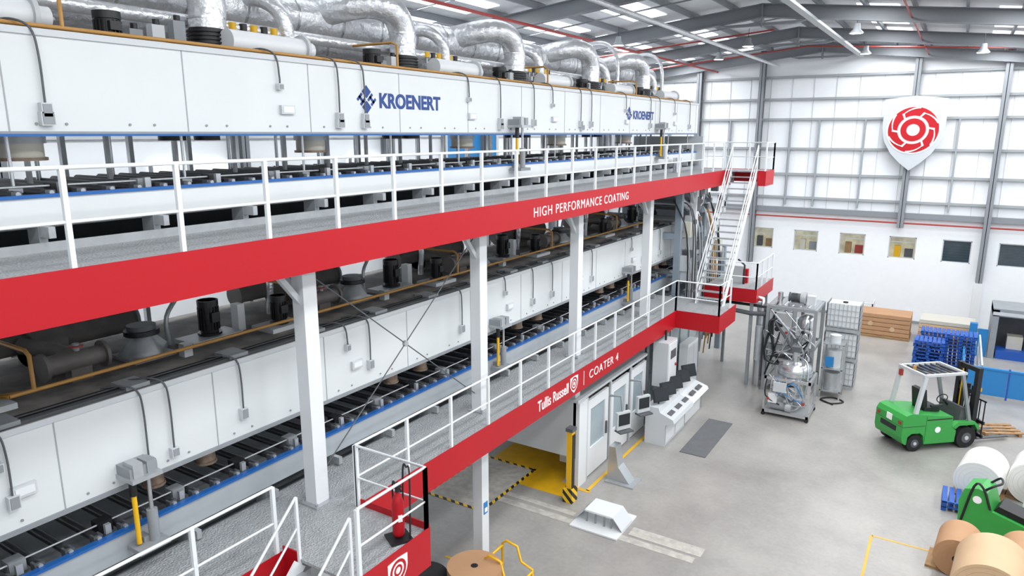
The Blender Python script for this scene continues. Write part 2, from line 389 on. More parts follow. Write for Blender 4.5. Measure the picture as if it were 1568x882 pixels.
for y in (10.15,22.65):
    m=M(); 
    for a,b_ in ((0,0),(1,0),(0,1),(1,1)):
        m.T=at(OX+.002,y,10.73)@Matrix.Rotation(math.pi/4,4,'Z')@Matrix.Translation(((a-.5)*.2,(b_-.5)*.2,0))
        if a==b_: m.prism([(-.085,-.085),(.085,-.085),(.085,.085),(-.085,.085)],0,.005,TEXTB)
        else:
            for e in (-.06,.06): m.prism([(-.085,e-.025),(.085,e-.025),(.085,e+.025),(-.085,e+.025)],0,.005,TEXTB)
            m.prism([(-.025,-.085),(.025,-.085),(.025,.085),(-.025,.085)],0,.005,TEXTB)
    m.build('emblem',parent=up)
zt2,zb2=6.5,5.18
m=oven(zt2,zb2,4.53,4.1,D2,'drying_oven',False)
for y in (3.5,6.9,9.9,13.0,16.3,17.4,20.0,24.3,26): jbox(m,y,5.6,cond=True,zt=zt2)
for y in (5.0,5.4): jbox(m,y+.25,5.42,.12,.14,cond=True,zt=zt2)
for y in (3.4,9.3,14.9,19.0,23.2): jbox(m,y,6.1,.1,.12,cond=True,zt=zt2); m.box(OX,OX+.06,y+.1,y+.38,5.62,5.78,LGREY); m.box(OX+.06,OX+.07,y+.13,y+.35,5.65,5.75,WHITE2)
m.build('drying_oven')
def jack(y,zc,zf):
    m=M(); x=OX+.22
    m.box(OX,x+.2,y-.22,y+.22,zc,zc+.06,GALV); m.box(OX,x+.12,y-.2,y+.2,zc+.06,zc+.2,MGREY); m.box(x-.1,x+.14,y-.16,y-.02,zc+.06,zc+.26,GALV); m.box(x-.1,x+.14,y+.04,y+.18,zc+.06,zc+.24,MGREY)
    m.cyl((x,y-.12,zf+.05),(x,y-.12,zc-.1),.035,YEL,12); m.cyl((x,y-.12,zc-.25),(x,y-.12,zc),.05,BLACK,12)
    m.cyl((x+.02,y+.1,zf+.35),(x+.02,y+.1,zc),.03,STEEL,12); m.cyl((x+.02,y+.1,zf),(x+.02,y+.1,zf+.5),.075,MGREY,16)
    m.box(x-.15,x+.18,y-.22,y+.24,zf-.05,zf+.02,MGREY); m.box(OX,x,y-.05,y+.05,zf-.05,zf+.1,MGREY)
    m.build('lifting_jack')
for y in (15.3,25.3): jack(y,10.25,9.25)
for y in (5.0,14.4,22.7): jack(y,5.35,4.3)
m=M()
m.tube([(-11.75,-4,12.4),(-11.75,29.5,12.4)],.42,FOIL,24)
m.tube([(-12.7,-4,12.0),(-12.7,29.5,12.0)],.32,FOIL,20)
m.tube([(-11.0,-4,11.9),(-11.0,29,11.9)],.11,FOIL,14)
y=-3
while y<29: m.cyl((-11.75,y,12.4),(-11.75,y+.05,12.4),.435,STEEL,24); m.cyl((-12.7,y+.5,12.0),(-12.7,y+.55,12.0),.335,STEEL,20); y+=1.2
for Y in (2.9,7.6,12.4,17,21.7,26.2):
    m.tube([(-11.7,Y-1.5,12.5),(-11.1,Y-1.15,12.66),(-10.8,Y-.7,12.74),(-10.62,Y-.25,12.62),(-10.6,Y,12.25),(-10.6,Y,11.75)],.29,FOIL,20,6)
    for z in (11.9,12.2): m.cyl((-10.6,Y,z),(-10.6,Y,z+.03),.3,STEEL,20)
    m.cyl((-10.6,Y,11.32),(-10.6,Y,11.45),.36,MGREY,20); 
    for k in range(5): m.cyl((-10.6,Y,11.45+k*.06),(-10.6,Y,11.48+k*.06),.33,BLACK,20); m.cyl((-10.6,Y,11.48+k*.06),(-10.6,Y,11.51+k*.06),.29,BLACK,20)
    m.tube([(-11.9,Y+1.2,12.4),(-11.2,Y+1.5,12.5),(-10.9,Y+1.8,12.2),(-10.9,Y+1.9,11.5)],.14,FOIL,14,5)
    if Y>20: m.tube([(-12.7,Y+2.2,12.1),(-12.5,Y+2.4,13.0),(-11.5,Y+2.6,13.3),(-10.9,Y+2.7,12.8),(-10.85,Y+2.7,11.4)],.07,FOIL,12,5)
m.build('extraction_duct')
def motor(m,p,r_,h,col=BLACK):
    x,y,z=p
    m.cyl((x,y,z),(x,y,z+h),r_*.85,col,16)
    for k in range(18):
        a=2*math.pi*k/18; m.beam((x+math.cos(a)*r_*.92,y+math.sin(a)*r_*.92,z+.05),(x+math.cos(a)*r_*.92,y+math.sin(a)*r_*.92,z+h-.12),.015,r_*.16,col,(math.cos(a),math.sin(a),0))
    m.cyl((x,y,z+h-.1),(x,y,z+h),r_,col,16); m.cyl((x,y,z-.04),(x,y,z),r_*1.15,col,16); m.box(x+r_*.8,x+r_*1.2,y-.08,y+.08,z+h*.35,z+h*.65,col)
for Y in (1.2,5.6,10.9,15.6,20.3,24.9):
    m=M()
    m.box(-10.9,-10.0,Y+2.0-.3,Y+3.9,11.33,11.36,MGREY)
    m.cyl((-10.15,Y+2.0,11.55),(-10.15,Y+3.5,11.55),.19,WHITE2,20); m.cyl((-10.15,Y+3.5,11.55),(-10.15,Y+3.56,11.55),.25,LGREY,20); m.cyl((-10.15,Y+3.56,11.55),(-10.15,Y+3.75,11.55),.14,WHITE2,16)
    m.box(-10.3,-10.0,Y+2.2,Y+2.3,11.33,11.45,MGREY); m.box(-10.3,-10.0,Y+3.2,Y+3.3,11.33,11.45,MGREY)
    m.build('burner_unit')
    m=M(); motor(m,(-10.3,Y+.2,11.36),.18,.4); m.cyl((-10.3,Y+.2,11.32),(-10.3,Y+.2,11.36),.3,MGREY); m.build('fan_motor')
    m=M()
    for k in range(6):
        yy=Y+.7+k*.22+2; m.cyl((-10.9,yy,11.33),(-10.9,yy,11.9),.025,GALV,8); m.cyl((-10.9,yy,11.85),(-10.9,yy,11.97),.07,BLACK if k%2 else YEL,10); m.box(-11.0,-10.8,yy-.05,yy+.05,11.6,11.72,DGREY if k%2 else LGREY)
    m.tube([(-10.9,Y+2.6,11.65),(-10.9,Y+4.2,11.65)],.03,GALV)
    for k in range(3): m.box(-10.6,-10.45,Y+.6+k*.35,Y+.8+k*.35,11.33,11.6+.1*k,LGREY if k%2 else MGREY); m.cyl((-10.5,Y+.7+k*.35,11.6+.1*k),(-10.5,Y+.7+k*.35,11.68+.1*k),.05,BLACK,10)
    m.build('valve_train')
m=M(); m.tube([(OX-.12,-3,zt+.08),(OX-.12,29.5,zt+.08)],.028,ORP)
for Y in (4.9,11.2,17.3,23.5):
    m.tube([(OX-.12,Y,zt+.08),(OX-.12,Y,zt+.5),(OX-.25,Y,zt+.56),(OX-1.3,Y,zt+.56)],.026,ORP,8)
m.build('gas_pipe')
m=M(); m.tube([(-10.25,3.9,6.72),(-10.25,28,6.72)],.03,ORP); m.tube([(-10.25,3.9,6.72),(-10.4,3.8,6.72),(-10.25,4.1,6.72)],.028,ORP)
for Y in (4.2,9.0,13.8,18.6,23.4):
    m.tube([(-10.25,Y,6.72),(-10.25,Y,7.2),(-10.35,Y,7.26),(-11.4,Y,7.26)],.03,ORP,8)
m.build('gas_pipe')
m=M(); m.tube([(OX-.25,-3,zt2+.06),(OX-.25,29.5,zt2+.06)],.03,BLACK); m.box(OX-.2,OX-.08,-3,29.5,zt2+.02,zt2+.05,DGREY)
y=0
while y<29: m.box(OX-.45,OX-.05,y,y+.35,zt2+.03,zt2+.09,MGREY); y+=1.7
m.build('cable_tray')
m=M()
for z in (7.5,7.62): m.box(-12.9,-12.85,-3,29.5,z,z+.03,GALV)
m.box(-12.95,-12.6,-3,29.5,7.45,7.48,DGREY); m.tube([(-12.7,-3,7.55),(-12.7,29.5,7.55)],.05,BLACK); m.tube([(-12.4,-3,8.0),(-12.4,29.5,8.0)],.09,FOIL,12); m.tube([(-12.1,-3,7.9),(-12.1,29.5,7.9)],.03,ORP)
y=-2
while y<29: m.box(-12.9,-12.8,y,y+.08,6.52,8.1,GALV); y+=2.33
m.build('cable_tray')
for Y in (2.4,7.4,12.2,17.0,21.8,26.6):
    m=M(); z=zt2+.02
    m.box(-11.4,-10.7,Y-1.55,Y-.85,z,z+.06,GALV)
    m.T=Matrix.Translation((-11.05,Y-1.2,z+.06)); m.lathe([(.42,0),(.42,.08),(.22,.28),(.22,.38)],GALV,4); m.T=Matrix.Identity(4)
    m.cyl((-11.05,Y-1.2,z+.38),(-11.05,Y-1.2,z+.46),.27,BLACK,20); m.cyl((-11.05,Y-1.2,z+.46),(-11.05,Y-1.2,z+.54),.22,DGREY,20)
    m.build('damper_hopper')
    m=M(); m.box(-11.3,-10.75,Y-.5,Y+.5,z,z+.08,LGREY); motor(m,(-11.0,Y,z+.14),.18,.58); m.build('fan_motor')
    m=M(); m.box(-10.9,-10.3,Y+.8,Y+1.6,z,z+.08,LGREY); motor(m,(-10.6,Y+1.2,z+.12),.15,.5); m.build('fan_motor')
    m=M(); m.cyl((-12.1,Y-2.5,z+.36),(-12.1,Y-2.0,z+.36),.36,BLOWER,24); m.cyl((-12.1,Y-3.4,z+.4),(-12.1,Y-2.5,z+.4),.18,BLOWER,20); m.cyl((-12.1,Y-2.0,z+.4),(-12.1,Y-.8,z+.4),.22,BLOWER,20)
    m.cyl((-12.1,Y-3.45,z+.4),(-12.1,Y-3.4,z+.4),.24,BLOWER,20); m.box(-12.35,-11.85,Y-2.5,Y-2.0,z,z+.3,BLOWER); m.cyl((-12.1,Y-.8,z+.4),(-12.1,Y-.75,z+.4),.28,MGREY,20)
    m.build('circulation_blower')
    m=M(); m.tube([(-10.8,Y-2.8,z+.3),(-10.8,Y-2.0,z+.3)],.15,BLOWER,14); m.cyl((-10.8,Y-2.85,z+.3),(-10.8,Y-2.8,z+.3),.21,BLOWER,16); m.cyl((-10.8,Y-2.0,z+.3),(-10.8,Y-1.95,z+.3),.21,BLOWER,16)
    m.tube([(-10.8,Y-2.4,z+.3),(-11.3,Y-2.4,z+.35),(-11.9,Y-2.6,z+.4)],.13,BLOWER,14,4)
    m.box(-10.9,-10.7,Y-2.5,Y-2.2,z,z+.2,BLOWER); m.cyl((-10.8,Y-2.35,z+.42),(-10.8,Y-2.35,z+.55),.05,MGREY,8); m.cyl((-10.8,Y-2.35,z+.5),(-10.8,Y-2.35,z+.52),.1,REDP,10)
    m.tube([(-11.3,Y-.6,z),(-11.3,Y-.6,z+.5),(-11.5,Y-.2,z+.9),(-12.2,Y,z+1.3)],.04,GALV,10,5); m.tube([(-11.6,Y+1.8,z),(-11.6,Y+1.8,z+.9),(-12.3,Y+1.8,z+1.4)],.07,FOIL,12,5)
    m.box(-10.55,-10.4,Y-.9,Y-.75,z,z+.22,LGREY); m.box(-11.2,-11.0,Y+.6,Y+.75,z,z+.5,WHITE2)
    m.build('pipe_fitting')

# ---------------------------------------------------------------- walkways
def deckslab(m,x0,x1,y0,y1,z): m.box(x0,x1,y0,y1,z-.05,z,DECK)
m=M()
deckslab(m,OX,FX-.01,-3.5,30.6,D1)
m.box(FX-.01,FX,-3.5,29.2,D1-.58,D1+.02,RED); m.box(FX-.09,FX-.01,-3.5,30.5,D1-.54,D1-.06,STRUCT)
m.box(OX-.1,OX,-3.5,30.6,D1-.5,D1-.06,STRUCT)
y=-3
while y<30.5: m.box(OX,FX-.09,y-.04,y+.04,D1-.3,D1-.05,MGREY); y+=1.31
m.box(OX-.02,OX,-3.5,30,D1,D1+.12,GALV)
railing(m,[(FX-.03,3.87-1.31*5,D1),(FX-.03,3.87+1.31*19,D1)])
deckslab(m,FX,-6.5,29.2,30.6,D1)
m.box(FX,-7.85,29.19,29.2,D1-.58,D1,RED); m.box(-6.5,-6.48,29.2,30.6,D1-.58,D1+.02,RED); m.box(-6.8,-6.48,29.18,29.2,D1-.58,D1+.02,RED); m.box(OX,-6.5,30.58,30.6,D1-.5,D1+.02,RED)
railing(m,[(-6.52,29.2,D1),(-6.52,30.57,D1),(OX+.1,30.57,D1)],sp=1.0)
w1=m.build('elevated_walkway')
lettering('HIGH PERFORMANCE COATING','lettering',at(FX+.002,13.75,D1-.4),5.4,.22,TEXTW,w1,-.003,1.15)
m=M()
deckslab(m,OX+.02,FX-.01,-3.5,26,D2)
FH=.62
m.box(FX-.01,FX,7.94,23.9,D2-FH,D2+.02,RED); m.box(FX-.01,FX,-3.5,6.3,D2-FH,D2+.02,RED); m.box(FX-.09,FX-.01,-3.5,26,D2-FH+.05,D2-.06,STRUCT)
m.box(OX-.1,OX,-3.5,26,D2-.5,D2-.06,STRUCT)
y=-3
while y<26: m.box(OX,FX-.09,y-.04,y+.04,D2-.3,D2-.05,MGREY); y+=1.31
railing(m,[(FX-.03,-3,D2),(FX-.03,6.2,D2)]); railing(m,[(FX-.03,7.9,D2),(FX-.03,23.9,D2),(-6.53,23.9,D2),(-6.53,25.3,D2)])
deckslab(m,FX,-6.5,23.9,26,D2); m.box(FX,-6.5,23.89,23.91,D2-FH,D2+.02,RED); m.box(-6.51,-6.49,23.9,26,D2-FH,D2+.02,RED)
deckslab(m,FX-.01,-6.54,6.3,7.94,D2)
m.box(-6.55,-6.53,6.3,7.94,D2-FH,D2+.06,RED); m.box(FX,-6.54,7.92,7.94,D2-FH,D2+.12,RED); m.box(FX-.01,-7.75,6.29,6.31,D2-FH,D2+.1,RED)
railing(m,[(FX,7.9,D2),(-6.57,7.9,D2),(-6.57,6.4,D2)],sp=1.5)
w2=m.build('elevated_walkway')
lettering('COATER 4','lettering',at(FX+.002,16.85,D2-.43),1.95,.24,TEXTW,w2,-.003,1.15)
lettering('Tullis Russell','lettering_b',at(FX+.002,14.0,D2-.44),1.6,.28,TEXTW,w2,.01)
def emblem_rings(m,R,t0,t1):
    m.arc(.62*R,R,0,2*math.pi,t0,t0+(t1-t0)*.5,RED,48)
    for k in range(6):
        a=k*math.pi/3+.3
        P=[];Q=[]
        for j in range(9):
            t=j/8; rr=R*(1.03-.2*t) ; an=a+t*.75; w_=R*(.075*(1-.55*t))
            P.append(((rr)*math.cos(an),(rr)*math.sin(an))); Q.append(((rr-w_)*math.cos(an),(rr-w_)*math.sin(an)))
        for j in range(8): m.prism([P[j],P[j+1],Q[j+1],Q[j]],t0+(t1-t0)*.5,t1,TEXTW)
        an=a+.75; m.prism([(R*.84*math.cos(an-.02),R*.84*math.sin(an-.02)),(R*.84*math.cos(an+.09),R*.84*math.sin(an+.09)),(R*.6*math.cos(an+.19),R*.6*math.sin(an+.19)),(R*.6*math.cos(an+.08),R*.6*math.sin(an+.08))],t0+(t1-t0)*.5,t1,TEXTW)
    m.arc(.26*R,.5*R,0,2*math.pi,t0,t1,RED,40)
def shield_badge(T,s,parent,name='shield_badge'):
    m=M(); m.T=T@Matrix.Scale(s,4); m.prism(SHIELD,0,.02,TEXTW); m.T=m.T@Matrix.Translation((0,.1,0))
    m.arc(.6,.82,0,2*math.pi,.02,.04,RED); m.arc(.25,.42,0,2*math.pi,.02,.04,RED)
    return m.build(name,parent=parent)
shield_badge(at(FX+.002,15.92,D2-.3),.22,w2); shield_badge(at(-6.528,7.15,D2-.28),.22,w2)
m=M(); m.T=at(FX+.002,16.5,D2-.3); m.box(-.01,.01,-.2,.2,0,.005,TEXTW); m.build('divider_line',parent=w2)

for Y in (-2.3,2.75,7.63,12.55,17.3,22.6,27.5):
    m=M(); x=-8.75; c=.13
    m.box(x-c,x+c,Y-.14,Y+.14,0,D1-.1,WHITE2)
    for z in (0,D2): m.box(x-.22,x+.22,Y-.22,Y+.22,z,z+.03,GALV)
    for a in (-1,1):
        for b_ in (-1,1):
            m.cyl((x+a*.17,Y+b_*.17,D2+.03),(x+a*.17,Y+b_*.17,D2+.07),.025,GALV,6)
    m.beam((x,Y-.1,D1-1.2),(x,Y-.75,D1-.4),.09,.09,LGREY); m.beam((x,Y,D1-1.2),(x-.7,Y,D1-.45),.09,.09,LGREY)
    m.box(OX-.1,FX-.1,Y-.08,Y+.08,D1-.55,D1-.3,MGREY)
    m.build('support_column')
m=M()
for a,b_ in ((7.75,12.45),):
    m.cyl((-8.8,a,7.9),(-8.8,b_,4.3),.012,DGREY,6); m.cyl((-8.8,a,4.3),(-8.8,b_,7.9),.012,DGREY,6); m.cyl((-8.83,(a+b_)/2,6.1),(-8.77,(a+b_)/2,6.1),.06,GALV,12)
m.build('cross_bracing')

def stair(name,x0,x1,ya,za,yb,zb_,n,red=False):
    m=M()
    for i in range(n):
        t=(i+.5)/n; y=ya+(yb-ya)*t; z=za+(zb_-za)*((i+1)/(n+1))
        d=abs(yb-ya)/n*1.15; m.box(x0,x1,y-d/2,y+d/2,z-.035,z,GALV)
    for x in (x0,x1):
        m.beam((x,ya,za-.08),(x,yb,zb_-.08),.04,.24,RAILM)
        for h,r_ in ((1.0,.022),(.52,.018)):
            m.tube([(x,ya,za+h),(x,yb,zb_+h)],r_,RAILM)
        for k in range(5):
            t=k/4; y=ya+(yb-ya)*t; z=za+(zb_-za)*t; m.box(x-.022,x+.022,y-.022,y+.022,z-.1,z+1.0,RAILM)
    return m.build(name)
stair('steel_staircase',-7.85,-6.85,25.5,D2,29.2,D1,20)
stair('steel_staircase',-7.7,-6.62,6.3,D2,2.2,0,17)

m=M(); deckslab(m,-8.4,-6.3,28.3,31.2,4.0); m.box(-8.4,-6.3,28.28,28.3,3.5,4.05,RED); m.box(-6.31,-6.29,28.3,31.2,3.5,4.05,RED)
railing(m,[(-8.4,28.35,4.0),(-6.35,28.35,4.0),(-6.35,31.1,4.0)],sp=.9)
for x,y in ((-6.5,28.5),(-6.5,31),(-8.2,31)): m.box(x-.06,x+.06,y-.06,y+.06,0,3.95,MGREY)
m.box(-7.2,-7.0,29.6,29.8,4.0,4.6,RED); m.box(-7.9,-7.2,29.6,30.3,4.0,4.7,LGREY); m.tube([(-7.1,29.4,4.0),(-7.1,29.4,4.8),(-7.4,29.5,5.0)],.04,BLACK,8)
m.build('service_platform')

m=M()
for x in (-12.5,-9.0):
    for y in (26.5,29.5,33): m.box(x-.12,x+.12,y-.12,y+.12,0,8.6 if y<33 else 5,BLUEGR)
for z in (3.6,6.2,8.4):
    for x in (-12.5,-9.0): m.box(x-.1,x+.1,26.5,29.5 if z>4 else 33,z-.12,z+.12,BLUEGR)
    for y in (26.5,29.5): m.box(-12.5,-9,y-.1,y+.1,z-.12,z+.12,BLUEGR)
m.box(-12.4,-9.3,29.9,30.2,3.6,10,LGREY)
for i,(y,z) in enumerate(((27,4.6),(28.2,5.2),(29.2,4.4),(27.4,6.7),(28.8,7.2),(30.2,3.2),(31.5,2.6),(27.8,2.6),(30.7,1.5),(29.9,5.6))):
    m.cyl((-12.4,y,z),(-8.8,y,z),.18+.05*(i%3),STEEL,18); m.cyl((-8.8,y,z),(-8.6,y,z),.1,DGREY,12); m.box(-9.0,-8.75,y-.25,y+.25,z-.25,z+.25,LGREY if i%2 else BLUEGR)
for i in range(34):
    y=26.4+random.random()*5; z=random.uniform(1,8.0); m.box(-8.9,-8.6,y,y+random.uniform(.15,.4),z,z+random.uniform(.15,.6),random.choice([LGREY,MGREY,DGREY,WHITE2,CREAM,COPPER,LGREY]))
for i in range(16):
    y=26.4+i*.3; m.tube([(-8.7,y,.5+random.random()),(-8.55,y+.1,3.5),(-8.6,y-.1,5.0+random.random()*2),(-9.2,y,7.6)],.03,random.choice([GALV,DGREY,BLACK,STEEL,ORP]),8,4)
m.tube([(-9.3,26.8,9.2),(-9.2,26.8,7.8),(-8.9,27.6,7.2),(-8.9,28.6,7.3),(-8.9,29,8.2)],.16,STEEL,14,5)
m.tube([(-9.3,30.3,6.8),(-9.1,30.3,5.5),(-9.1,31,4.6),(-9.1,31,3)],.2,STEEL,14,5)
m.build('coating_station')
m=M(); x=-8.45
for y0,y1 in ((17.6,19.1),(19.25,20.7),(20.85,22.2)):
    m.box(x-.08,x,y0,y1,.05,.9,WHITE2); m.box(x-.08,x,y0,y1,2.15,2.45,WHITE2); m.box(x-.08,x,y0,y0+.25,.9,2.15,WHITE2); m.box(x-.08,x,y1-.25,y1,.9,2.15,WHITE2)
    m.box(x-.05,x-.04,y0+.25,y1-.25,.9,2.15,GLASSY); m.box(x,x+.05,y1-.2,y1-.14,1.0,1.4,DGREY)
    m.box(x-.02,x+.03,y0-.06,y0+.02,0,2.6,LGREY)
m.box(-8.6,-8.4,17.0,17.5,0,2.6,WHITE2)
m.box(-11.5,x-.06,17.0,17.05,.9,2.6,LGREY)
m.box(-11.5,x,17.0,22.3,2.6,2.68,LGREY)
for k,y in enumerate((22.4,23.5,24.6,25.7,26.8,27.9)):
    m.box(x-.06,x+.02,y-.05,y+.05,0,3.2,STEEL)
    if y<27.5: m.box(x-.03,x-.02,y+.05,y+1.05,.8,3.1,GLASSY); m.box(x-.05,x,y+.05,y+1.05,.0,.8,LGREY); m.box(x-.05,x+.01,y+.05,y+1.05,1.9,1.97,STEEL)
m.box(x-.06,x+.03,22.4,28,3.1,3.2,STEEL)
m.build('coater_enclosure')
m=M(); m.box(-12.8,-9.4,19.6,21.8,0,2.3,CREAM); m.box(-12.8,-9.2,18.6,19.6,.9,1.9,CREAM); m.box(-12.8,-9.2,18.4,18.62,1.2,1.6,DGREY)
m.cyl((-12.8,18.0,1.7),(-9.2,18.0,1.7),.35,CREAM,24); m.box(-9.4,-9.1,17.7,21,.3,1.0,LGREY); m.box(-12.6,-9.5,22.5,29,0,3.2,MGREY)
m.build('unwind_stand',bevel=.02)
m=M(); m.box(-8.3,-7.75,22.4,23.3,1.5,3.1,LGREY); m.box(-7.75,-7.73,22.45,23.25,1.55,3.05,WHITE2); m.box(-7.73,-7.71,22.6,23.1,2.5,2.8,DGREY); m.box(-8.2,-7.9,22.6,23.1,0,1.5,MGREY)
m.cyl((-7.73,23.1,2.2),(-7.68,23.1,2.2),.05,REDP); m.cyl((-8,22.8,3.1),(-8,22.8,3.45),.04,BLACK,8)
m.box(-8.3,-7.95,25.2,26.4,0,2.3,WHITE2); m.box(-7.95,-7.93,25.25,25.75,.1,2.2,LGREY); m.box(-7.95,-7.93,25.85,26.35,.1,2.2,LGREY); m.build('electrical_cabinet',bevel=.01)
for y in (18.8,20.4):
    m=M(); R=Matrix.Rotation(-.5,3,'Z'); m.tube([(-8.3,y,2.3),(-7.9,y,2.35),(-7.85,y,1.9)],.04,MGREY); m.cbox((-7.82,y,1.6),(.12,.5,.55),LGREY,R); m.cbox((-7.765,y-.03,1.64),(.02,.42,.36),SCREEN,R); m.cbox((-7.76,y-.03,1.28),(.3,.5,.05),DGREY,R); m.build('operator_panel')
m=M()
m.side([(-7.95,0),(-7.25,0),(-7.25,.75),(-6.95,.85),(-7.0,.98),(-7.45,1.15),(-7.5,1.3),(-7.95,1.3)],21.0,23.0,LGREY)
m.side([(-7.95,0),(-7.3,0),(-7.3,.75),(-7.0,.85),(-7.05,.95),(-7.5,1.1),(-7.95,1.15)],23.02,24.9,WHITE2)
for y in (21.4,22.1,22.8,23.6,24.3):
    R=Matrix.Rotation(-.55,3,'Z')@Matrix.Rotation(-.3,3,'Y'); m.cbox((-7.6,y,1.62),(.05,.62,.46),BLACK,R); m.cbox(Vector((-7.6,y,1.62))+R@Vector((.03,0,0)),(.01,.56,.4),SCREEN,R); m.cyl((-7.66,y,1.2),(-7.64,y,1.6),.03,BLACK,8)
    m.cbox((-7.2,y,1.07),(.16,.42,.02),DGREY,Matrix.Rotation(.36,3,'Y'))
for y in (21.02,23.0,24.88): m.box(-7.26,-7.24,y-.01,y+.01,.05,.75,MGREY)
m.box(-7.25,-7.24,21.1,21.9,.1,.7,WHITE2); m.box(-7.25,-7.24,22.05,22.9,.1,.7,WHITE2)
m.build('control_console',bevel=.01)
m=M(); m.box(-6.7,-5.85,20.9,24.1,.003,.02,MATM); m.build('anti_fatigue_mat')
m=M(); m.T=Matrix.Translation((-7.6,18.1,0)); m.side([(-.3,0),(.45,0),(.05,.5),(-.05,1.1),(-.25,1.1)],-.2,.2,STEEL); m.box(-.3,.6,-.35,.35,.0,.04,GALV); m.build('steel_chute')
m=M(); m.box(-8.35,-8.2,16.15,16.35,0,2.1,YEL); m.box(-8.42,-8.13,16.08,16.42,0,.4,HAZ); m.box(-8.2,-8.18,16.18,16.32,.4,2.0,BLACK); m.box(-8.38,-8.17,16.12,16.38,2.1,2.2,DGREY); m.build('light_curtain_post')
m=M(); m.box(-7.67,-6.33,15.05,16.4,.003,.05,WHITE2)
m.box(-7.4,-6.6,15.4,16.1,.35,.4,WHITE2)
for x in (-7.35,-7.1,-6.85,-6.65):
    for y in (15.45,16.05): m.box(x-.02,x+.02,y-.02,y+.02,.05,.35,MGREY)
m.side([(-7.67,.05),(-7.4,.38),(-7.4,.4),(-7.67,.08)],15.4,16.1,LGREY); m.side([(-6.33,.05),(-6.6,.38),(-6.6,.4),(-6.33,.08)],15.4,16.1,LGREY)
m.build('roll_cradle',bevel=.008)
m=M(); m.box(-11.6,-8.55,16.3,19.6,.002,.006,YELF); m.box(-8.55,-8.0,16.9,17.05,.002,.006,YELF)
m.box(-8.15,-8.05,17.0,26,.002,.006,YEL)
m.build('yellow_floor_area')
m=M()
for a in ((-12,-10,14.4,14.5),(-12,-10,17.25,17.35),(-12,-11.9,14.4,17.35),(-10.1,-10,14.4,17.35)): m.box(a[0],a[1],a[2],a[3],.007,.011,HAZ)
m.box(-11.9,-10.1,14.5,17.25,.007,.01,PATCH); m.build('hazard_marking')
m=M(); m.box(-10.8,-4.4,15.15,15.4,.002,.005,PATCH); m.box(-6.2,-4.3,15.5,15.9,.002,.005,PATCH); m.box(-10,-7.8,15.55,15.75,.002,.005,PATCH); m.build('floor_patch')
m=M(); m.box(-.86,1.0,18.75,18.81,.002,.005,YELF); m.box(-.9,-.84,12,18.81,.002,.005,YELF); m.box(-9.6,-8,12.2,12.27,.002,.005,YELF); m.build('floor_line_marking')

m=M(); m.T=Matrix.Translation((-7.55,11.9,0))
for y in (-.35,.35):
    m.tube([(-.4,y,0),(-.4,y,.9),(-.3,y,1.0),(0,y,.95),(.1,y,.6),(.4,y,.5),(.4,y,0)],.03,YEL,8)
m.tube([(-.4,-.35,.85),(-.4,.35,.85)],.03,YEL); m.tube([(.4,-.35,.45),(.4,.35,.45)],.03,YEL); m.tube([(-.4,-.35,.4),(-.4,.35,.4)],.03,YEL); m.build('roll_trolley')
m=M(); m.cyl((-8.0,11.2,.02),(-8.0,11.2,.9),.6,KRAFT,40,capm=KRAFT); m.cyl((-8,11.2,.9),(-8,11.2,.905),.08,BLACK); m.cyl((-8.9,10.6,.0),(-8.9,10.6,.7),.5,RUBBER,30); m.build('kraft_paper_reel')
m=M(); m.box(-8.62,-8.61,12.47,12.63,1.3,1.6,FBLUE); m.box(-8.61,-8.6,12.5,12.6,1.35,1.45,TEXTW); m.build('safety_sign')

m=M()
m.box(-.16,.16,-.16,.16,0,.03,BLACK); m.lathe([(0,.05),(.075,.06),(.085,.1),(.085,.55),(.06,.64),(.03,.68),(.03,.74)],RED,24)
m.cyl((0,0,.72),(0,0,.78),.035,BLACK); m.box(-.02,.16,-.015,.015,.78,.8,BLACK); m.box(-.02,.14,-.015,.015,.84,.86,BLACK)
m.tube([(-.02,0,.76),(-.16,0,.8),(-.2,.0,.6),(-.14,0,.3),(-.13,0,.15)],.014,BLACK,8,5); m.box(.05,.09,-.03,.03,.3,.4,TEXTW)
m.tube([(.12,.12,0),(.12,.14,1.0),(0,.14,1.05),(-.14,.14,.95),(-.14,.12,0)],.014,BLACK,8,4)
m.build('fire_extinguisher',loc=(-6.8,7.5,D2),scale=1.12,rz=-.5)

m=M(); T=Matrix.Translation((-2.3,YW-.48,10.15))@YN
m.T=T@Matrix.Diagonal((1.42,1.78,1,1)); m.prism(SHIELD,0,.12,SHG)
m.T=T@Matrix.Translation((0,.15,.12)); m.prism([(1.22*math.cos(a*math.pi/24),1.22*math.sin(a*math.pi/24)) for a in range(48)],0,.02,TEXTW)
m.T=T@Matrix.Translation((0,.15,.14)); emblem_rings(m,1.15,0,.04)
m.build('shield_wall_emblem')

# ---------------------------------------------------------------- forklift
def wheel(m,x,y,r_,w_):
    m.cyl((x,y-w_/2,r_),(x,y+w_/2,r_),r_,RUBBER,28); 
    for s_ in (-1,1): m.cyl((x,y+s_*(w_/2-.01),r_),(x,y+s_*(w_/2+.012),r_),r_*.5,DGREY,20); m.cyl((x,y+s_*(w_/2),r_),(x,y+s_*(w_/2+.03),r_),r_*.2,LGREY,12)
m=M()
for y in (-.5,.5): wheel(m,-.95,y,.27,.22); wheel(m,.85,y,.34,.28)
m.side([(-1.45,.5),(-1.4,.32),(-1.3,.25),(-1.25,.25),(-1.23,.5),(-1.1,.6),(-.8,.6),(-.68,.5),(-.63,.22),(.45,.22),(.47,.6),(.32,.74),(.3,1.08),(-.7,1.2),(-1.15,1.26),(-1.35,1.2),(-1.44,1.05)],-.62,.62,GREEN)
m.side([(.45,.45),(.5,.75),(.85,.78),(1.2,.72),(1.25,.5),(1.15,.3),(.5,.3)],-.3,.3,GREEN)
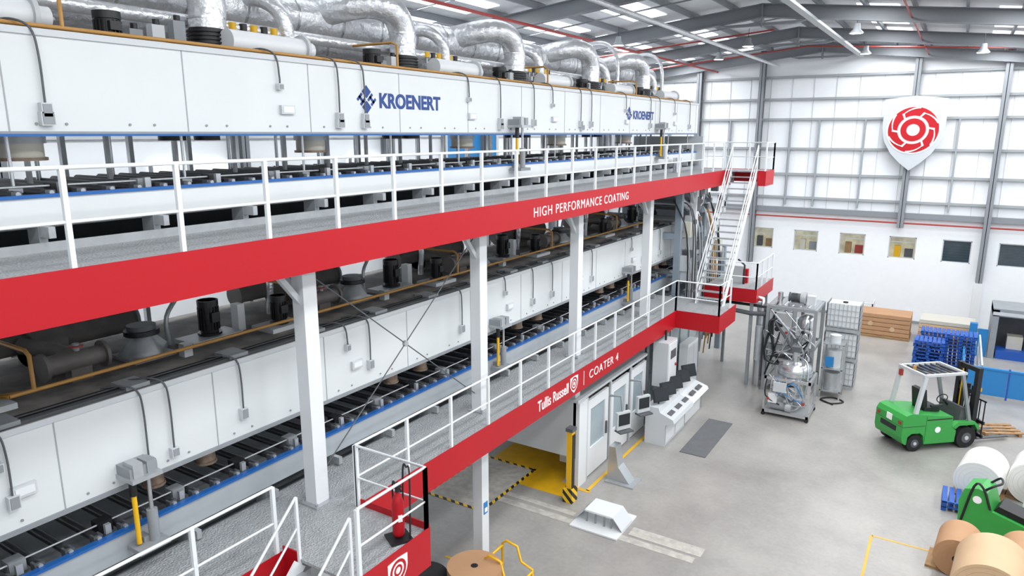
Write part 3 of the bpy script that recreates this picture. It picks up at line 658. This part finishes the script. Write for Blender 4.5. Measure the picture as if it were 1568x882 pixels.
for y in (-.64,.46): m.side([(.42,.66),(.55,.76),(1.1,.76),(1.25,.55),(1.27,.72),(1.1,.86),(.5,.88),(.3,.75)],y,y+.18,GREEN)
m.side([(.3,.4),(.3,.5),(.8,.5),(.8,.4)],-.6,.6,BLACK)
m.box(-.6,.28,-.625,.625,1.0,1.04,BLACK); m.box(-1.46,-1.36,-.35,.35,.62,.78,BLACK)
m.box(-1.445,-.66,-.626,.626,.83,.845,BLACK); m.box(-.63,-.62,-.626,.626,.3,1.15,BLACK)
m.box(-1.46,-1.43,-.55,-.42,.9,1.0,REDP); m.box(-1.46,-1.43,.42,.55,.9,1.0,REDP)
m.box(-.45,.1,-.27,.27,1.12,1.28,BLACK); m.cbox((-.45,0,1.55),(.14,.5,.62),BLACK,Matrix.Rotation(-.15,3,'Y')); m.box(-.3,.1,.3,.38,1.33,1.39,BLACK); m.box(-.3,.1,-.38,-.3,1.33,1.39,BLACK)
m.side([(.65,.5),(.95,.5),(.9,1.25),(.72,1.3)],-.45,.45,DGREY); m.cyl((.65,.05,1.2),(.45,.05,1.4),.03,BLACK); m.T=Matrix.Translation((.43,.05,1.42))@Matrix.Rotation(-.8,4,'Y'); m.arc(.15,.18,0,6.283,-.012,.012,BLACK); m.T=Matrix.Identity(4)
H=2.45
for y in (-.54,.54):
    m.beam((-.98,y,1.2),(-.78,y,H-.05),.1,.12,LGREY); m.beam((.98,y,.8),(.52,y,H-.03),.08,.1,MGREY)
    m.beam((-.82,y,H),(.6,y,H),.08,.08,LGREY)
for x in (-.82,.6): m.beam((x,-.58,H),(x,.58,H),.08,.08,LGREY)
for k in range(6): m.beam((-.6+k*.21,-.54,H),(-.6+k*.21,.54,H),.035,.05,DGREY)
m.cbox((-.84,.45,H-.2),(.08,.12,.2),REDP); m.cbox((.66,.45,H-.12),(.08,.15,.12),BLACK); m.cbox((.66,-.45,H-.12),(.08,.15,.12),BLACK)
m.cyl((-.75,0,H+.03),(-.75,0,H+.15),.05,ORP,12)
for y in (-.36,.36):
    m.box(1.18,1.34,y-.07,y+.07,.08,H+.08,BLACK); m.box(1.35,1.43,y*.8-.05,y*.8+.05,.12,H-.05,BLACK); m.cyl((1.27,y*.6,.3),(1.27,y*.6,1.9),.05,BLACK,10)
for z in (.25,1.0,1.7,H): m.box(1.2,1.3,-.4,.4,z-.07,z+.07,BLACK)
m.cyl((1.3,0,.2),(1.3,0,1.9),.06,BLACK,12); m.box(1.16,1.18,.14,.18,.5,H-.1,YEL)
for z in (.3,.75): m.box(1.44,1.5,-.6,.6,z-.05,z+.05,BLACK)
for k in range(7): m.box(1.46,1.49,-.55+k*.18,-.52+k*.18,.3,1.45,BLACK)
m.box(1.46,1.49,-.58,.58,1.43,1.48,BLACK)
for y in (-.3,.3): m.box(1.5,1.55,y-.06,y+.06,.12,.8,DGREY); m.box(1.5,2.7,y-.06,y+.06,.1,.14,DGREY)
m.T=Matrix.Translation((-.2,-.625,.68))@YN; m.prism([(.1*math.cos(a*.3927),.1*math.sin(a*.3927)) for a in range(16)],0,.01,TEXTW)
m.T=Matrix.Identity(4); m.box(-1.452,-1.43,-.12,.12,.88,1.08,TEXTW)
m.build('forklift_truck',bevel=.02,loc=(.05,26.1,0),rz=math.radians(42),scale=1.04)
m=M()
for i in range(4): m.box(0,1.3,i*.25,i*.25+.14,.1,.13,WOOD)
for i in range(3): m.box(i*.55,i*.55+.1,0,.9,0,.1,WOOD)
m.build('wooden_pallet',loc=(1.75,27.6,0),rz=.5)

def pallet(m,x,y,z,mt):
    for k in range(7): m.box(x+k*.165,x+k*.165+.12,y,y+1.0,z+.12,z+.145,mt)
    for a in (0,.5,1.0):
        for b_ in (0,.43,.87): m.box(x+a,x+a+.12,y+b_,y+b_+.13,z+.02,z+.12,mt)
        m.box(x+a,x+a+.12,y,y+1,z,z+.02,mt)
    m.box(x,x+1.12,y,y+.1,z+.1,z+.12,mt)
for px,py,n in ((-.85,34.3,9),(.3,34.9,11),(-.7,36.1,9)):
    m=M()
    for k in range(n): pallet(m,px+random.uniform(-.04,.04),py+random.uniform(-.04,.04),k*.15,PBLUE)
    m.build('stacked_pallets')
for i,(x,y) in enumerate(((-3.6,39.0),(-.9,39.0))):
    m=M(); m.box(x,x+2.4,y,y+1.6,.0,.12,WOOD)
    for k in range(5): m.box(x+.03,x+2.37,y+.03,y+1.57,.14+k*.22,.14+k*.22+.2,KRAFT if i==0 or k<2 else (KRAFT2 if k<4 else WRAP))
    m.cyl((x+.6,y+.02,.7),(x+.6,y+.03,.7),.12,KRAFT2); m.cyl((x+1.6,y+.02,.5),(x+1.6,y+.03,.5),.12,KRAFT2)
    m.build('cardboard_stack',bevel=.02)
m=M()
for k in range(4):
    x=1.0+k*1.5; m.box(x,x+1.45,32.0,32.06,.1,1.15,FBLUE); m.box(x-.04,x+.02,31.98,32.08,0,1.25,PBLUE); m.box(x+.6,x+.7,31.99,32.0,.2,.35,YEL)
m.box(1.0,7,31.97,32.1,1.13,1.2,FBLUE); m.box(.96,1.02,32.0,37.5,1.1,1.2,FBLUE) 
for k in range(12): m.box(1.58,1.62,32.2+k*.45,32.25+k*.45,0,1.2,LGREY)
m.box(1.57,1.63,32.2,37.3,1.15,1.22,LGREY); m.box(1.57,1.63,32.2,37.3,.6,.65,LGREY)
for y in (33.5,34.5,35.5,36.5,37.4): m.box(.95,1.04,y,y+.08,0,1.2,FBLUE)
m.build('safety_fence')
m=M(); m.box(2.0,2.25,38,40,0,2.3,MGREY); m.box(2.0,6,38,40,2.0,2.35,MGREY); m.box(2.0,6,37.97,38,2.05,2.2,LGREY); m.box(2.25,6,39.6,39.7,0,2.0,DGREY); m.box(2.3,6,38.1,39,0,.4,PBLUE); m.box(2.7,3.3,38.6,39.2,.4,1.0,CREAM); m.cyl((3.4,38.7,.7),(5,38.7,.7),.3,PAPER,24)
m.box(1.2,1.5,38.2,38.5,0,1.5,FBLUE); m.box(1.55,1.95,38.1,38.2,0,1.3,FBLUE)
m.build('loading_bay_housing')
m=M(); railing(m,[(-4.9,41.8,0),(-3.2,41.8,0),(-3.2,43,0)],sp=.9); m.build('guard_rail')

def roll(name,p,r_,L,col,ang=90,core=.08):
    m=M(); m.cyl((0,-L/2,r_),(0,L/2,r_),r_,col,48); m.cyl((0,-L/2-.004,r_),(0,-L/2,r_),core,BLACK); m.cyl((0,L/2,r_),(0,L/2+.004,r_),core,BLACK)
    for q in (.35,.55,.75,.9):
        T=m.T.copy(); m.T=Matrix.Translation((0,-L/2-.001,r_))@YN; m.arc(r_*q,r_*q+.005,0,6.2832,0,.002,LGREY if col is PAPER else KRAFT,40); m.T=T
    for a in (-1,1): m.prism([(a*.2,-L/2+.1),(a*.6,-L/2+.1),(a*.6,L/2-.1),(a*.2,L/2-.1)],0,.06,WOOD)
    m.build(name,loc=p,rz=math.radians(ang-90),bevel=.01)
roll('paper_roll',(1.5,22.9,0),.58,1.4,PAPER,80); roll('paper_roll',(2.8,23.5,0),.6,1.4,PAPER,80); roll('paper_roll',(3.1,21.9,0),.62,1.3,PAPER,80)
roll('kraft_roll',(.98,18.4,0),.47,1.1,KRAFT,85); roll('kraft_roll',(2.25,18.5,0),.5,1.1,KRAFT,85); roll('kraft_roll',(1.55,16.9,0),.72,1.5,KRAFT2,85)
m=M()
m.side([(-.55,.15),(-.6,.9),(-.5,1.25),(-.2,1.35),(.0,1.3),(.15,.85),(.9,.7),(1.5,.62),(1.55,.15)],-.4,.4,GREEN)
m.box(-.62,1.4,-.42,.42,.08,.18,BLACK); m.side([(.15,.86),(.25,1.0),(1.0,.85),(1.0,.7)],-.3,.3,BLACK)
m.tube([(-.1,-.3,1.3),(.1,-.3,1.5),(.2,0,1.5),(.1,.3,1.5),(-.1,.3,1.3)],.03,BLACK,8,4); m.tube([(-.5,-.42,.3),(-.3,-.42,1.4),(-.1,-.42,1.4),(.1,-.42,.9)],.03,BLACK,8,4)
wheel(m,-.3,-.35,.14,.1); wheel(m,.9,-.35,.14,.1); m.box(1.5,2.6,-.3,-.12,.08,.14,DGREY); m.box(1.5,2.6,.12,.3,.08,.14,DGREY)
m.T=Matrix.Translation((-.2,-.4,1.05))@YN; m.prism([(.1*math.cos(a*.3927),.1*math.sin(a*.3927)) for a in range(16)],0,.01,TEXTW)
m.build('ride_on_pallet_truck',bevel=.03,loc=(1.6,20.4,0),rz=-.25)
m=M(); pallet(m,0,0,0,PBLUE); pallet(m,0,0,.15,PBLUE); m.build('stacked_pallets',loc=(.6,21.2,0))

# ---------------------------------------------------------------- tank skid, process skid, ibc
m=M(); m.T=Matrix.Translation((-4.4,26.3,0))
for x in (-.75,.75):
    for y in (-.7,.7): m.box(x-.04,x+.04,y-.04,y+.04,.12,1.5,STEEL); m.cyl((x,y-.04,.07),(x,y+.04,.07),.07,BLACK,12)
for z in (.18,1.45):
    for a in (-.7,.7): m.box(-.79,.79,a-.04,a+.04,z-.05,z+.05,STEEL)
    for a in (-.75,.75): m.box(a-.04,a+.04,-.74,.74,z-.05,z+.05,STEEL)
m.box(-.75,.75,-.7,.7,.2,.24,GALV)
T0=m.T.copy()
m.T=T0@Matrix.Translation((.1,.05,.4)); m.lathe([(.05,0),(.3,.12),(.58,.3),(.6,.4),(.6,1.3),(.55,1.45),(.3,1.55),(.0,1.6)],STEEL,32)
for z in (.5,.9,1.25): m.cyl((0,0,z),(0,0,z+.04),.615,GALV,32)
m.cyl((0,0,1.55),(0,0,2.0),.12,STEEL); m.box(-.15,.15,-.12,.12,1.95,2.15,DGREY); m.cyl((.3,-.2,1.4),(.3,-.2,1.75),.06,STEEL,10); m.cyl((-.3,-.2,1.45),(-.3,-.2,1.6),.12,STEEL,16)
m.T=T0
m.cyl((-.55,-.6,.42),(.0,-.6,.42),.15,MGREY,16); m.cyl((0,-.6,.42),(.2,-.6,.42),.2,STEEL,16); m.tube([(0,0,.45),(0,-.4,.3),(.3,-.6,.35),(.6,-.6,.9),(.6,-.4,2.0),(.2,0,2.2)],.035,STEEL,8,4); m.tube([(-.7,-.7,1.5),(-.7,-.8,.8),(-.2,-.75,.5)],.025,BLACK,8,4); m.box(-.45,.0,-.82,-.74,1.0,1.35,LGREY); m.box(-.6,-.3,-.8,-.7,.55,.9,WHITE2)
for k in range(12): m.tube([(random.uniform(-.75,.75),-.72,random.uniform(.2,1.6)),(random.uniform(-.75,.75),-.8,random.uniform(.4,1.4)),(random.uniform(-.75,.75),-.7,random.uniform(.2,1.7))],.02,random.choice([STEEL,BLACK,GALV,FBLUE]),6,3)
for k in range(5): m.cyl((-.6+k*.3,-.72,.7+.2*(k%2)),(-.6+k*.3,-.85,.7+.2*(k%2)),.05,random.choice([STEEL,REDP,BLACK]),10)
m.build('mixing_tank_skid')
m=M(); m.T=Matrix.Translation((-5.0,29.2,0))
for x in (-.8,.2,.95):
    for y in (-.9,.9): m.box(x-.06,x+.06,y-.06,y+.06,0,3.5,MGREY)
for z in (.3,1.9,3.45):
    for a in (-.9,.9): m.box(-.8,.95,a-.05,a+.05,z-.06,z+.06,MGREY)
    for a in (-.8,.95): m.box(a-.05,a+.05,-.9,.9,z-.06,z+.06,MGREY)
m.box(-.72,.12,-.97,-.1,2.0,3.3,LGREY); m.box(-.7,.1,-.99,-.97,2.05,3.25,STEEL); m.box(-.5,-.2,-1.0,-.98,2.7,2.95,SCREEN); m.cyl((-.05,-1.02,2.5),(-.05,-.98,2.5),.05,REDP)
m.box(-.72,.1,-.95,.6,.35,1.85,MGREY); m.box(-.68,.06,-.97,-.95,.45,1.75,STEEL)
T0=m.T.copy(); m.T=T0@Matrix.Translation((.58,-.45,.35)); m.lathe([(.0,0),(.2,.05),(.33,.2),(.33,1.2),(.2,1.35),(0,1.38)],STEEL,24)
m.T=T0@Matrix.Translation((.58,-.4,2.0)); m.lathe([(.0,0),(.2,.05),(.34,.2),(.34,1.0),(.2,1.15),(0,1.2)],STEEL,24); m.T=T0
m.box(.3,.9,-1.0,-.95,2.2,2.7,LGREY)
for k in range(6): m.box(-.8+k*.3,-.6+k*.3,-.9,.9,3.5,3.54,STEEL)
m.box(-.1,.4,-.5,.1,3.54,3.6,MGREY); m.T=T0@Matrix.Translation((-.15,-.2,3.78))@Matrix.Rotation(math.pi/2,4,'Y'); motor(m,(0,0,0),.17,.4,DGREY); m.T=T0
m.cyl((.25,-.2,3.78),(.45,-.2,3.78),.24,GALV,20); m.box(.5,.8,-.3,0,3.54,3.9,LGREY); m.cyl((-.5,-.3,3.54),(-.5,-.3,3.95),.1,STEEL)
m.cyl((-.4,-.95,2.6),(-.4,-1.0,2.6),.1,BLACK); m.cyl((-1.1,-.5,.0),(-1.1,-.5,3.3),.22,STEEL); m.cyl((-1.1,-.9,1.2),(-1.1,-.9,2.6),.14,GALV)
for k in range(22): m.tube([(random.uniform(-.9,1.0),-.97,random.uniform(1,3.4)),(random.uniform(-.9,1.0),-1.12,random.uniform(.8,2.8)),(random.uniform(-.8,1.0),-.97,random.uniform(.2,2))],random.choice([.02,.03,.045]),random.choice([STEEL,BLACK,GALV,STEEL,DGREY]),8,4)
for k in range(10): x=random.uniform(-.7,.8);z=random.uniform(.4,3.2); m.cyl((x,-.95,z),(x,-1.15,z),random.uniform(.04,.09),random.choice([DGREY,STEEL,LGREY,BLACK]),12)
m.tube([(-1.1,-.5,3.3),(-1.1,-.5,3.6),(-1.8,-.3,3.7),(-3.2,-.2,3.7)],.1,STEEL,12); m.tube([(-.5,-.5,3.3),(-1.5,-.6,3.35),(-3.0,-.5,3.35)],.06,BLACK,8); m.tube([(-.5,-.7,3.1),(-1.5,-.8,3.05),(-3.0,-.7,3.15)],.09,DGREY,10)
m.build('process_skid')
def ibc(z):
    x,y=-3.9,30.0
    m=M(); m.box(x,x+1.2,y,y+1.0,z,z+.14,GALV); m.box(x+.04,x+1.16,y+.04,y+.96,z+.16,z+1.1,WHITE2)
    for k in range(9): 
        xx=x+k*.15; m.box(xx-.01,xx+.01,y-.01,y+.01,z+.14,z+1.15,GALV)
    for k in range(8):
        yy=y+k*.142
        for a in (x,x+1.2): m.box(a-.01,a+.01,yy-.01,yy+.01,z+.14,z+1.15,GALV)
    for k in range(5):
        zz=z+.2+k*.23; m.box(x,x+1.2,y-.02,y,zz,zz+.02,GALV); m.box(x+1.2,x+1.22,y,y+1,zz,zz+.02,GALV)
    m.cyl((x+.6,y+.5,z+1.1),(x+.6,y+.5,z+1.15),.1,BLACK); m.build('ibc_container')
for z in (0,1.18,2.36): ibc(z)
m=M(); m.T=Matrix.Translation((-3.7,28.6,0))
for x in (0,.7):
    for y in (0,.7): m.box(x-.03,x+.03,y-.03,y+.03,0,2.2,STEEL)
for z in (.3,1.2,2.2): m.box(-.03,.73,-.03,.73,z-.02,z+.02,STEEL)
m.cyl((.35,.35,.32),(.35,.35,1.0),.28,GALV,20); m.cyl((.35,.35,1.22),(.35,.35,1.9),.26,LGREY,20); m.cyl((.35,.35,2.2),(.35,.35,2.5),.2,LGREY,20); m.box(.1,.4,-.06,-.03,1.3,1.7,FBLUE)
m.build('dosing_rack')
m=M(); m.tube([(-3.6,28.2,.05),(-3.2,28.0,.03),(-2.8,28.4,.03),(-3.2,28.7,.03),(-3.6,28.3,.03),(-3.1,27.9,.03)],.03,BLACK,8,6); m.build('hose_coil')

# ---------------------------------------------------------------- camera
cd=bpy.data.cameras.new('camera'); cam=bpy.data.objects.new('camera',cd); S.collection.objects.link(cam)
cam.location=(0,0,CAMZ); cam.rotation_euler=(math.radians(90-12.33),0,math.radians(32.12)); cd.lens=24.8; cd.sensor_width=36; cd.clip_end=200
S.camera=cam
wd=bpy.data.worlds.new('world'); S.world=wd; wd.use_nodes=True; wd.node_tree.nodes['Background'].inputs[0].default_value=(.8,.9,1,1); wd.node_tree.nodes['Background'].inputs[1].default_value=.5
